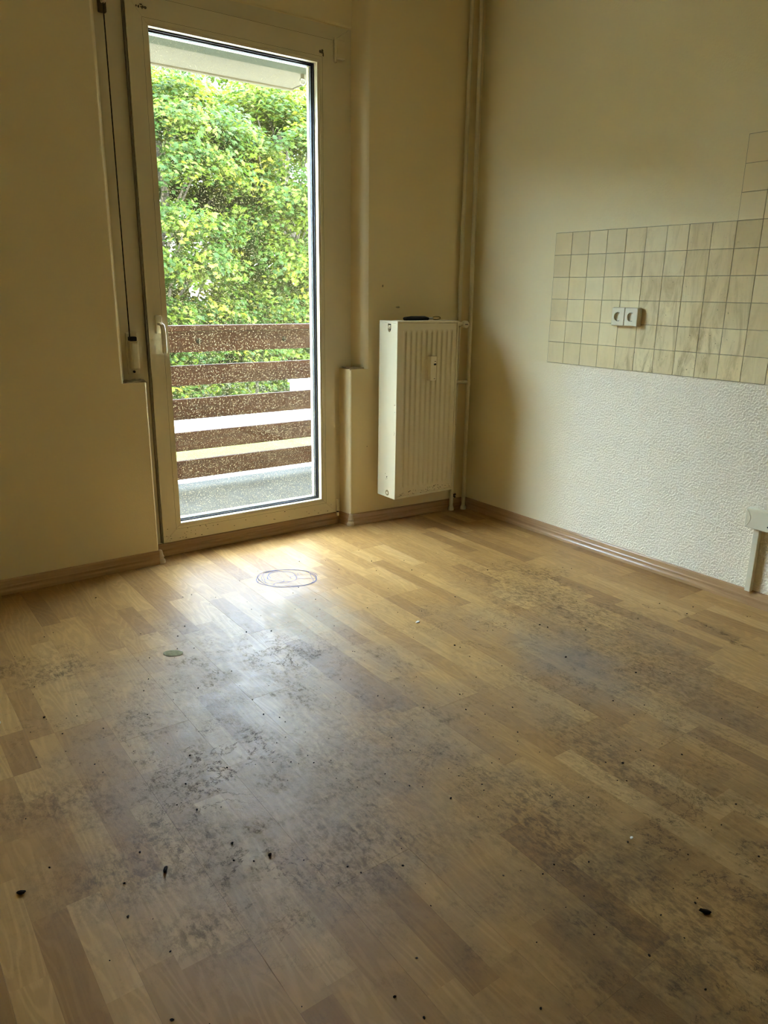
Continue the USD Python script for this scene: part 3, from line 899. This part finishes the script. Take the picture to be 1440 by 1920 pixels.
def tile_mesh(y1, y0, z0, z1, th, tilt):
    e = 0.0011
    a = [(0.0, y1, z0), (0.0, y0, z0), (0.0, y0, z1), (0.0, y1, z1)]
    b = [(-th + e, y, zz) for _, y, zz in a]
    c = [(-th + tilt[i], y + (-e if y == y1 else e), zz + (e if zz == z0 else -e)) for i, (_, y, zz) in enumerate(a)]
    v = np.array(a + b + c)
    f = []
    for lo in (0, 4):
        for i in range(4):
            j = (i + 1) % 4
            f += [(lo + i, lo + j, lo + 4 + j), (lo + i, lo + 4 + j, lo + 4 + i)]
    f += [(8, 9, 10), (8, 10, 11)]
    m = trimesh.Trimesh(v, f, process=False)
    trimesh.repair.fix_normals(m)
    n = m.face_normals[-1]
    if n[0] > 0:
        m.invert()
    return m


for i in range(15):
    for j in range(6 if i < 9 else 9):
        y1, y0 = TY0 - i * T - J / 2, TY0 - (i + 1) * T + J / 2
        z0, z1 = TZ0 + j * T + J / 2, TZ0 + (j + 1) * T - J / 2
        painted = j >= 6
        obj('tile', tile_mesh(y1, y0, z0, z1, 0.0052 + rt.uniform(-0.0004, 0.0004), rt.uniform(-0.00035, 0.00035, 4)), 'tile_painted' if painted else f'tile{rt.integers(4)}', wall_right, False)
obj('grout', cat(box(-0.0036, 0.0, TY0 - 15 * T, TY0 + 0.001, TZ0 - 0.001, TZ0 + 6 * T + 0.001), box(-0.0036, 0.0, TY0 - 15 * T, TY0 - 9 * T + 0.001, TZ0 + 6 * T, TZ0 + 9 * T + 0.001)), 'grout', wall_right, False)

# ---------------------------------------------------------------- double socket on the tiles
so = group('double_socket', label='cream double power socket mounted on the tiled wall', category='socket')
SYC, SZC = -1.0745, 1.111
SXF = -0.034
obj('back_box', rbox(SXF + 0.010, -0.004, SYC - 0.070, SYC + 0.070, SZC - 0.040, SZC + 0.040, 0.004, 2), 'plastic', so, 30)
for s in (1, -1):
    yc = SYC + s * 0.0342
    plate = to_m3(rbox(SXF, SXF + 0.014, yc - 0.0335, yc + 0.0335, SZC - 0.0385, SZC + 0.0385, 0.004, 3))
    hole = to_m3(cyl((SXF - 0.01, yc, SZC), (SXF + 0.030, yc, SZC), 0.0195, 40))
    insert = group('socket_insert', so)
    obj('face_plate', to_tm(plate - hole), 'plastic', insert, 30)
    obj('socket_well', lathe([(0.0205, -0.004), (0.0198, -0.004), (0.0190, -0.015), (0, -0.015), (0, -0.0165), (0.0205, -0.0165)], (SXF + 0.0002, yc, SZC), (-1, 0, 0), 40), 'plastic', insert, 30)
    for q in (-1, 1):
        obj('contact_hole', cyl((SXF + 0.0146, yc + q * 0.0095, SZC), (SXF + 0.0156, yc + q * 0.0095, SZC), 0.0026, 12), 'plastic_dark', insert, 30)
        obj('earth_clip', rbox(SXF + 0.003, SXF + 0.015, yc - 0.0025, yc + 0.0025, SZC + q * 0.0178 - 0.0014, SZC + q * 0.0178 + 0.0014, 0.0006, 1), 'steel', insert, 30)
    obj('screw', cyl((SXF + 0.0125, yc, SZC), (SXF + 0.0155, yc, SZC), 0.0032, 12), 'steel', insert, 30)

# ---------------------------------------------------------------- cooker connection box and its cable duct
cb = group('connection_box', label='cream cable connection box low on the right wall above a duct', category='connection box')
cy0, cy1, cz0, cz1 = -1.850, -1.745, 0.322, 0.402
obj('box_cover', rbox(-0.040, -0.003, cy0, cy1, cz0, cz1, 0.005, 3), 'plastic', cb, 30)
pts = [(-0.0402, cy1 - 0.006 - 0.016 * math.sin(math.pi * t), cz0 + 0.006 + (cz1 - cz0 - 0.012) * t) for t in np.linspace(0, 1, 16)]
obj('cover_ridge', tube(pts, 0.0016, 8), 'plastic', cb, 40)
obj('screw_hole', cyl((-0.0385, cy0 + 0.010, cz1 - 0.022), (-0.0403, cy0 + 0.010, cz1 - 0.022), 0.0032, 14), 'plastic_dark', cb, 30)
obj('screw_hole', cyl((-0.0385, cy0 + 0.010, cz0 + 0.022), (-0.0403, cy0 + 0.010, cz0 + 0.022), 0.0032, 14), 'plastic_dark', cb, 30)
obj('cable_duct', rbox(-0.024, -0.001, -1.802, -1.779, 0.058, 0.330, 0.002, 2), 'plastic', label='narrow cream cable duct between skirting and connection box', category='cable duct', smooth=30)

# ---------------------------------------------------------------- balcony
obj('balcony_floor', box(-3.6, 2.0, YR, 1.42, -0.20, -0.020), 'concrete', kind='structure', smooth=False, label='grey weathered concrete balcony floor')
obj('balcony_sill', prism([(0.155, -0.02), (YR + 0.02, -0.02), (YR + 0.02, 0.0), (0.155, 0.03)], -1.80, -0.77, 'x'), 'concrete', kind='structure', smooth=False, label='concrete sill under the balcony door')
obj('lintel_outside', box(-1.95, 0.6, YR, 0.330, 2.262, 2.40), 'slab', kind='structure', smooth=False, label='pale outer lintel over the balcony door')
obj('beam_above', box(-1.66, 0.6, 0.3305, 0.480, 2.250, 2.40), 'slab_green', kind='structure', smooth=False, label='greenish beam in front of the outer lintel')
ab = group('awning_box', label='pale boxed awning housing above the balcony railing', category='awning')
obj('housing', rbox(-1.575, -0.622, 0.4805, 0.790, 2.252, 2.400, 0.012, 3), 'slab', ab, 40)
obj('end_cap', rbox(-0.6215, -0.612, 0.4805, 0.790, 2.250, 2.402, 0.004, 2), 'slab', ab, 30)
obj('end_cap', rbox(-1.585, -1.5755, 0.4805, 0.790, 2.250, 2.402, 0.004, 2), 'slab', ab, 30)
obj('front_profile', rbox(-1.578, -0.613, 0.770, 0.800, 2.244, 2.275, 0.006, 2), 'slab', ab, 30)
hk = group('crank_eye', ab, label='small metal crank eye')
hx_, hy_ = -0.722, 0.497
obj('eye_base', cyl((hx_, hy_, 2.256), (hx_, hy_, 2.232), 0.010, 14), 'slab', hk, 30)
obj('eye_ring', tube([(hx_ + 0.014 * math.cos(a), hy_, 2.222 + 0.014 * math.sin(a)) for a in np.linspace(0, 2 * math.pi, 20)], 0.0045, 8), 'steel', hk, 40)

rl = group('balcony_railing', label='balcony railing of wide brown horizontal boards', category='railing')
BX0, BX1 = -3.4, 1.9
for z0, z1 in ((0.832, 0.955), (0.630, 0.752), (0.420, 0.548), (0.222, 0.340), (0.040, 0.160)):
    obj('railing_board', rbox(BX0, BX1, 1.290, 1.320, z0, z1, 0.003), 'board', rl, 30)
obj('cap_rail', rbox(BX0, BX1, 1.272, 1.345, 0.9565, 0.992, 0.004), 'board', rl, 30)
for px in (-2.9, -1.95, 0.35, 1.5):
    obj('railing_post', box(px, px + 0.05, 1.321, 1.371, -0.10, 0.955), 'steel', rl, False)
for bx_ in (-1.023, -0.427):
    obj('board_bolt', lathe([(0, 0), (0.017, 0), (0.015, 0.005), (0.007, 0.008), (0, 0.0085)], (bx_, 1.290, 0.898), (0, -1, 0), 18), 'bolt', rl, 30, label='dark bolt head')

# ---------------------------------------------------------------- house outside, garden
obj('facade', cat(box(-9.0, 6.0, 0.03, YR, CEIL + 0.2005, 6.2), box(-9.0, XL - 0.151, 0.03, YR, -1.6, CEIL + 0.2), box(0.151, 6.0, 0.03, YR, -1.6, CEIL + 0.2), box(XL - 0.15, 0.15, 0.03, YR, -1.6, -0.151)), 'render', kind='structure', smooth=False, label='rendered outside wall of the house')
GZ = -1.6
obj('lawn', box(-60, 70, 0.34, 120, GZ - 0.3, GZ), 'grass', kind='structure', smooth=False, label='sunlit lawn behind the house')
obj('garden_path', box(-30, 34, 10.7, 13.4, GZ - 0.02, GZ + 0.02), 'path', kind='structure', smooth=False, label='pale sunlit path across the garden')
obj('terrace', box(-30, 34, 2.4, 8.3, GZ - 0.02, GZ + 0.02), 'path', kind='structure', smooth=False, label='pale paving below the balcony')
gw = group('garden_wall', label='low white garden wall standing behind the balcony railing on the right', category='wall')
obj('wall_body', box(4.57, 12.0, 9.98, 10.22, GZ - 0.02, -0.56), 'white_render', gw, False)
obj('wall_coping', rbox(4.54, 12.03, 9.94, 10.26, -0.56, -0.50, 0.01), 'white_render', gw, 30)


def leaf_shape(size):
    """Five-lobed maple leaf, folded a little along its midrib and drooping at the tip."""
    a = [(0, -0.12), (0.16, -0.08), (0.42, -0.16), (0.34, 0.04), (0.66, 0.22), (0.36, 0.30), (0.32, 0.44), (0.10, 0.42), (0, 0.82)]
    out = a + [(-x, y) for x, y in a[-2:0:-1]]
    v = np.array([(x, y, 0.0) for x, y in out])
    v = np.vstack([[0, 0.18, 0.03], v])
    v[:, 2] += -0.22 * v[:, 1] ** 2 - 0.18 * np.abs(v[:, 0])
    f = [[0, i, i % (len(v) - 1) + 1] for i in range(1, len(v))]
    return v * size, np.array(f)


def twig(seed, n=13):
    r = np.random.default_rng(seed)
    V, F, k = [], [], 0
    for i in range(n):
        v, f = leaf_shape(r.uniform(0.085, 0.135))
        az, tilt = r.uniform(0, 2 * np.pi), r.normal(0, 0.45)
        ca, sa, ct, s_t = math.cos(az), math.sin(az), math.cos(tilt), math.sin(tilt)
        Rz = np.array([[ca, -sa, 0], [sa, ca, 0], [0, 0, 1]])
        Rx = np.array([[1, 0, 0], [0, ct, -s_t], [0, s_t, ct]])
        Ry = np.array([[math.cos(tilt * 0.8), 0, math.sin(tilt * 0.8)], [0, 1, 0], [-math.sin(tilt * 0.8), 0, math.cos(tilt * 0.8)]])
        d = r.uniform(0.02, 0.30)
        p = np.array([d * math.cos(az + 1.2), d * math.sin(az + 1.2), r.normal(0, 0.07) - d * d * 0.9])
        V.append(v @ (Rz @ Rx @ Ry).T + p)
        F.append(f + k)
        k += len(v)
    return trimesh.Trimesh(np.vstack(V), np.vstack(F), process=False)


TWIGS = [(twig(100 + i), mat) for i, mat in enumerate(('leaf_green', 'leaf_light', 'leaf_green', 'leaf_light', 'leaf_yellow'))]


def foliage(parent, pts, out, seed, weights):
    """Leafy twigs scattered at pts, tilted towards their outward direction."""
    r = np.random.default_rng(seed)
    path = numbered(path_of(parent), 'foliage')
    pi = UsdGeom.PointInstancer.Define(stage, path)
    data(pi.GetPrim(), kind='stuff')
    protos = []
    for i, (m, mat) in enumerate(TWIGS):
        usdkit.mesh(stage, f'{path}/leafy_twig_{i + 1:03d}', m, M[mat])
        protos.append(f'{path}/leafy_twig_{i + 1:03d}')
    pi.CreatePrototypesRel().SetTargets(protos)
    n = len(pts)
    up = np.array([0, 0, 1.0]) + 0.75 * out + r.normal(0, 0.22, (n, 3))
    up /= np.linalg.norm(up, axis=1, keepdims=True)
    a = r.uniform(0, 2 * np.pi, n)
    # quaternion: spin about z, then swing z onto up
    w = 1 + up[:, 2]
    q1 = np.stack([w, -up[:, 1], up[:, 0], np.zeros(n)], 1)
    q1 /= np.linalg.norm(q1, axis=1, keepdims=True)
    q2 = np.stack([np.cos(a / 2), np.zeros(n), np.zeros(n), np.sin(a / 2)], 1)
    w1, x1, y1, z1 = q1.T
    w2, x2, y2, z2 = q2.T
    q = np.stack([w1 * w2 - x1 * x2 - y1 * y2 - z1 * z2, w1 * x2 + x1 * w2 + y1 * z2 - z1 * y2, w1 * y2 - x1 * z2 + y1 * w2 + z1 * x2, w1 * z2 + x1 * y2 - y1 * x2 + z1 * w2], 1)
    pi.CreatePositionsAttr(Vt.Vec3fArray.FromNumpy(pts.astype(np.float32)))
    pi.CreateOrientationsAttr(Vt.QuathArray([Gf.Quath(float(t[0]), float(t[1]), float(t[2]), float(t[3])) for t in q]))
    s = r.uniform(0.8, 1.25, n)
    pi.CreateScalesAttr(Vt.Vec3fArray.FromNumpy(np.stack([s, s, s], 1).astype(np.float32)))
    pi.CreateProtoIndicesAttr(Vt.IntArray.FromNumpy(r.choice(len(TWIGS), n, p=weights).astype(np.int32)))


def tree(x, y, height, radius, seed, label, n_clump, per, weights, low=0.6):
    r = np.random.default_rng(seed)
    t = group('tree', label=label, category='tree', group=None)
    h0 = GZ
    trunk = np.array([[x + 0.15 * math.sin(k * 1.3 + seed), y + 0.12 * math.cos(k * 1.7 + seed), h0 - 0.1 + (height * 0.8) * k / 7] for k in range(8)])
    obj('trunk', tube(trunk, np.linspace(0.20, 0.05, 8), 10), 'bark', t, 40)
    pts, outs = [], []
    cz = h0 + low + (height - low) * 0.46
    hz = (height - low) * 0.52
    for c in range(n_clump):
        d = r.normal(size=3)
        d /= np.linalg.norm(d)
        rad = r.uniform(0.45, 1.0) ** 0.5
        ctr = np.array([x, y, cz]) + d * np.array([radius, radius, hz]) * rad
        if c % 4 == 0:
            k = min(7, int(np.clip((ctr[2] - h0) / height * 7, 1, 6)))
            a = trunk[k - 1]
            mid = (a + ctr) / 2 + np.array([0, 0, 0.25])
            obj('branch', tube([a, mid, ctr], [0.05, 0.03, 0.012], 6), 'bark', t, 40)
        flat = np.array([1, 1, 0.42]) * r.uniform(0.55, 0.95)
        v = r.normal(size=(per, 3))
        v /= np.linalg.norm(v, axis=1, keepdims=True)
        v *= r.uniform(0.25, 1.0, (per, 1)) ** 0.5
        side = np.array([d[0], d[1], 0.25 * d[2]])
        pts.append(ctr + v * flat - np.abs(v[:, :1]) * np.array([0, 0, 0.12]))
        outs.append(np.tile(side, (per, 1)) * 0.8 + v * 0.5)
    P, O = np.vstack(pts), np.vstack(outs)
    ok = P[:, 2] > GZ + 0.15
    foliage(t, P[ok], O[ok], seed + 50, weights)


W0 = [0.32, 0.22, 0.26, 0.17, 0.03]
W1 = [0.20, 0.30, 0.20, 0.24, 0.06]
tree(4.4, 16.4, 9.0, 2.7, 1, 'dense green maple tree behind the balcony, left half of the door pane', 150, 30, W0)
tree(7.9, 16.2, 8.8, 2.6, 2, 'sunlit yellow-green maple tree at the right side of the door pane', 140, 30, W1)
tree(12.2, 17.6, 8.4, 2.8, 4, 'maple tree hidden right of the door pane', 90, 24, W0)
tree(-0.4, 17.0, 8.8, 2.6, 3, 'unseen maple tree left of the door pane, added to block low sky light', 100, 24, W0)  # this and the trees further left: unseen, added to block low sky light
tree(-5.2, 15.5, 8.8, 2.6, 4, 'unseen maple tree behind the left end of the lawn, added to block low light', 120, 26, W0)
tree(-9.6, 12.8, 8.8, 2.6, 9, 'unseen maple tree far to the left, added to block horizon light', 120, 26, W0)
tree(-13.4, 9.2, 7.6, 2.6, 10, 'unseen maple tree at the far left, added to block horizon light', 120, 26, W0)
tree(-11.0, 4.6, 6.2, 2.4, 12, 'unseen maple tree close to the house, added to block grazing light', 120, 26, W0)  # unseen, added to keep grazing sky light off the right wall
tree(-15.5, 14.6, 9.4, 2.8, 11, 'unseen maple tree farthest to the left, added to block horizon light', 110, 26, W0)
tree(7.0, 22.0, 12.0, 3.3, 5, 'shaded tall tree farther back between the two maples', 150, 26, W0)
tree(13.0, 23.0, 11.5, 3.0, 6, 'shaded tall tree farthest back on the right', 110, 24, W0)


def hedge(x0, x1, y, h, seed, label):
    r = np.random.default_rng(seed)
    t = group('hedge', label=label, category='hedge')
    n = int((x1 - x0) * 110)
    p = np.stack([r.uniform(x0, x1, n), y + r.normal(0, 0.45, n), GZ + 0.1 + h * r.uniform(0, 1, n) ** 0.8], 1)
    o = np.stack([r.normal(0, 0.3, n), np.full(n, -0.8), np.full(n, 0.2)], 1)
    for k in range(5):
        xx = x0 + (x1 - x0) * (k + 0.5) / 5
        obj('stem', tube([(xx, y, GZ - 0.05), (xx + 0.1, y, GZ + h * 0.4), (xx, y + 0.1, GZ + h * 0.8)], [0.05, 0.04, 0.02], 7), 'bark', t, 40)
    foliage(t, p, o, seed + 9, W0)


hedge(-2.0, 14.0, 14.6, 2.4, 31, 'leafy garden hedge seen between the railing boards')

# ---------------------------------------------------------------- things lying on the floor
# blue pen scribble: a loose oval of several loops
rp = np.random.default_rng(3)
C = np.array([-1.418, -0.492])
ux = np.array([0.832, -0.555]); uy = np.array([0.555, 0.832])
V, F = [], []


def ribbon(path, wd):
    path = np.asarray(path)
    t = np.gradient(path, axis=0)
    t /= np.linalg.norm(t, axis=1, keepdims=True)
    nn = np.stack([-t[:, 1], t[:, 0]], 1)
    k = sum(len(x) for x in V)
    L, R_ = path + nn * wd / 2, path - nn * wd / 2
    zz = 0.0006
    vv_ = np.vstack([np.c_[L, np.full(len(L), zz)], np.c_[R_, np.full(len(L), zz)]])
    m_ = len(path)
    V.append(vv_)
    for i in range(m_ - 1):
        F.extend([[k + i, k + m_ + i, k + m_ + i + 1], [k + i, k + m_ + i + 1, k + i + 1]])


def oval(ax, ay, ox, oy, turns, ph, wob):
    a = np.linspace(0, 2 * np.pi * turns, int(70 * turns)) + ph
    w_ = 1 + wob * np.sin(2.3 * a + ph) + wob * 0.7 * np.sin(3.7 * a)
    return C + (ox + ax * np.cos(a) * w_)[:, None] * ux + (oy + ay * np.sin(a) * w_)[:, None] * uy


ribbon(oval(0.128, 0.105, 0, 0, 2.1, 0.4, 0.05), 0.0022)
ribbon(oval(0.118, 0.095, 0.004, 0.006, 1.3, 2.0, 0.09), 0.0016)
ribbon(oval(0.062, 0.066, -0.022, 0.018, 1.4, 1.0, 0.10), 0.0019)
ribbon(oval(0.040, 0.030, 0.085, 0.02, 1.2, 0.0, 0.15), 0.0016)
for i in range(4):
    a = rp.uniform(0, 6.28)
    s = C + 0.05 * rp.normal(size=2)
    q = np.linspace(0, 1, 12)[:, None]
    ribbon(s + q * 0.07 * np.array([math.cos(a), math.sin(a)]) + 0.012 * np.sin(q * 6) * np.array([-math.sin(a), math.cos(a)]), 0.0018)
obj('pen_scribble', trimesh.Trimesh(np.vstack(V), F, process=False), 'ink', label='blue pen scribble of loose ovals on the floor before the door', category='scribble', smooth=False)

# single bits big enough to point at
def bit(name, x, y, r, squash, rot, mat, label, cat_, seed, grp=None):
    m = rock(r, seed, squash, 2)
    a = rot
    m.apply_transform(trimesh.transformations.rotation_matrix(a, [0, 0, 1]))
    m.apply_translation([x, y, -m.bounds[0][2] + 0.0001])
    obj(name, m, mat, smooth=40, label=label, category=cat_, group=grp)


bit('rubber_scrap', -1.622, -2.596, 0.0115, (1.0, 0.42, 0.35), -0.9, 'crumb', 'oblong black scrap on the floor at the lower right', 'scrap', 2)
bit('dried_leaf', -2.084, -0.894, 0.034, (1.0, 0.62, 0.04), -0.63, 'leaf_dry', 'dried greenish leaf scrap left of the bright floor reflection', 'leaf', 3)
bit('dirt_clump', -2.735, -1.746, 0.0085, (1.0, 0.55, 0.4), -0.45, 'crumb', 'dark clump of dirt on the floor near the left picture edge', 'dirt', 4)
bit('seed_husk', -2.470, -1.856, 0.0085, (1.0, 0.45, 0.5), 0.9, 'crumb', 'dark pointed seed husk on the floor left of centre', 'seed', 5)
bit('paper_chip', -1.233, -1.172, 0.010, (1.0, 0.6, 0.25), 0.3, 'crumb_pale', 'white paper chip on the floor right of the pale dried patch', 'chip', 6)
bit('paper_chip', -1.562, -2.375, 0.0045, (1.0, 0.7, 0.5), 0.3, 'crumb_pale', 'tiny white chip on the dark floor at lower right', 'chip', 9)
bit('paper_chip', -2.655, -1.035, 0.008, (1.0, 0.6, 0.5), 0.3, 'crumb_pale', 'pale chip with a dark edge near the left black smudge', 'chip', 10)
bit('dirt_pellet', -2.266, -1.945, 0.0042, (1.0, 0.8, 0.8), 0.3, 'crumb', 'black round pellet on the floor in the grey dirt patch', 'pellet', 7)

# loose crumbs: too many to count
rc = np.random.default_rng(77)
bits = []
seeds = [rock(1.0, s, (1, 0.7, 0.6), 1) for s in range(6)]
spots = [(-1.45, -1.62, 0.5), (-2.1, -1.9, 0.4), (-0.9, -1.4, 0.5), (-1.75, -2.25, 0.3), (-1.2, -0.9, 0.45), (-2.35, -1.2, 0.35), (-1.3, -2.3, 0.4)]
for i in range(430):
    if i % 3 == 0:
        x, y = rc.uniform(-2.8, -0.1), rc.uniform(-2.75, -0.15)
    else:
        s = spots[rc.integers(len(spots))]
        x, y = s[0] + rc.normal(0, s[2]), s[1] + rc.normal(0, s[2])
    if not (-2.9 < x < -0.03 and -2.9 < y < -0.1):
        continue
    m = seeds[rc.integers(6)].copy()
    r = 0.0011 + 0.0045 * rc.beta(1.2, 5)
    m.apply_transform(trimesh.transformations.rotation_matrix(rc.uniform(0, 6.28), [0, 0, 1]))
    m.apply_scale(r)
    m.apply_translation([x, y, -m.bounds[0][2]])
    bits.append(m)
obj('floor_crumbs', cat(*bits), 'crumb', smooth=True, kind='stuff', label='dark loose crumbs and grit scattered over the laminate floor', category='crumbs')
print('strips', n_strip)
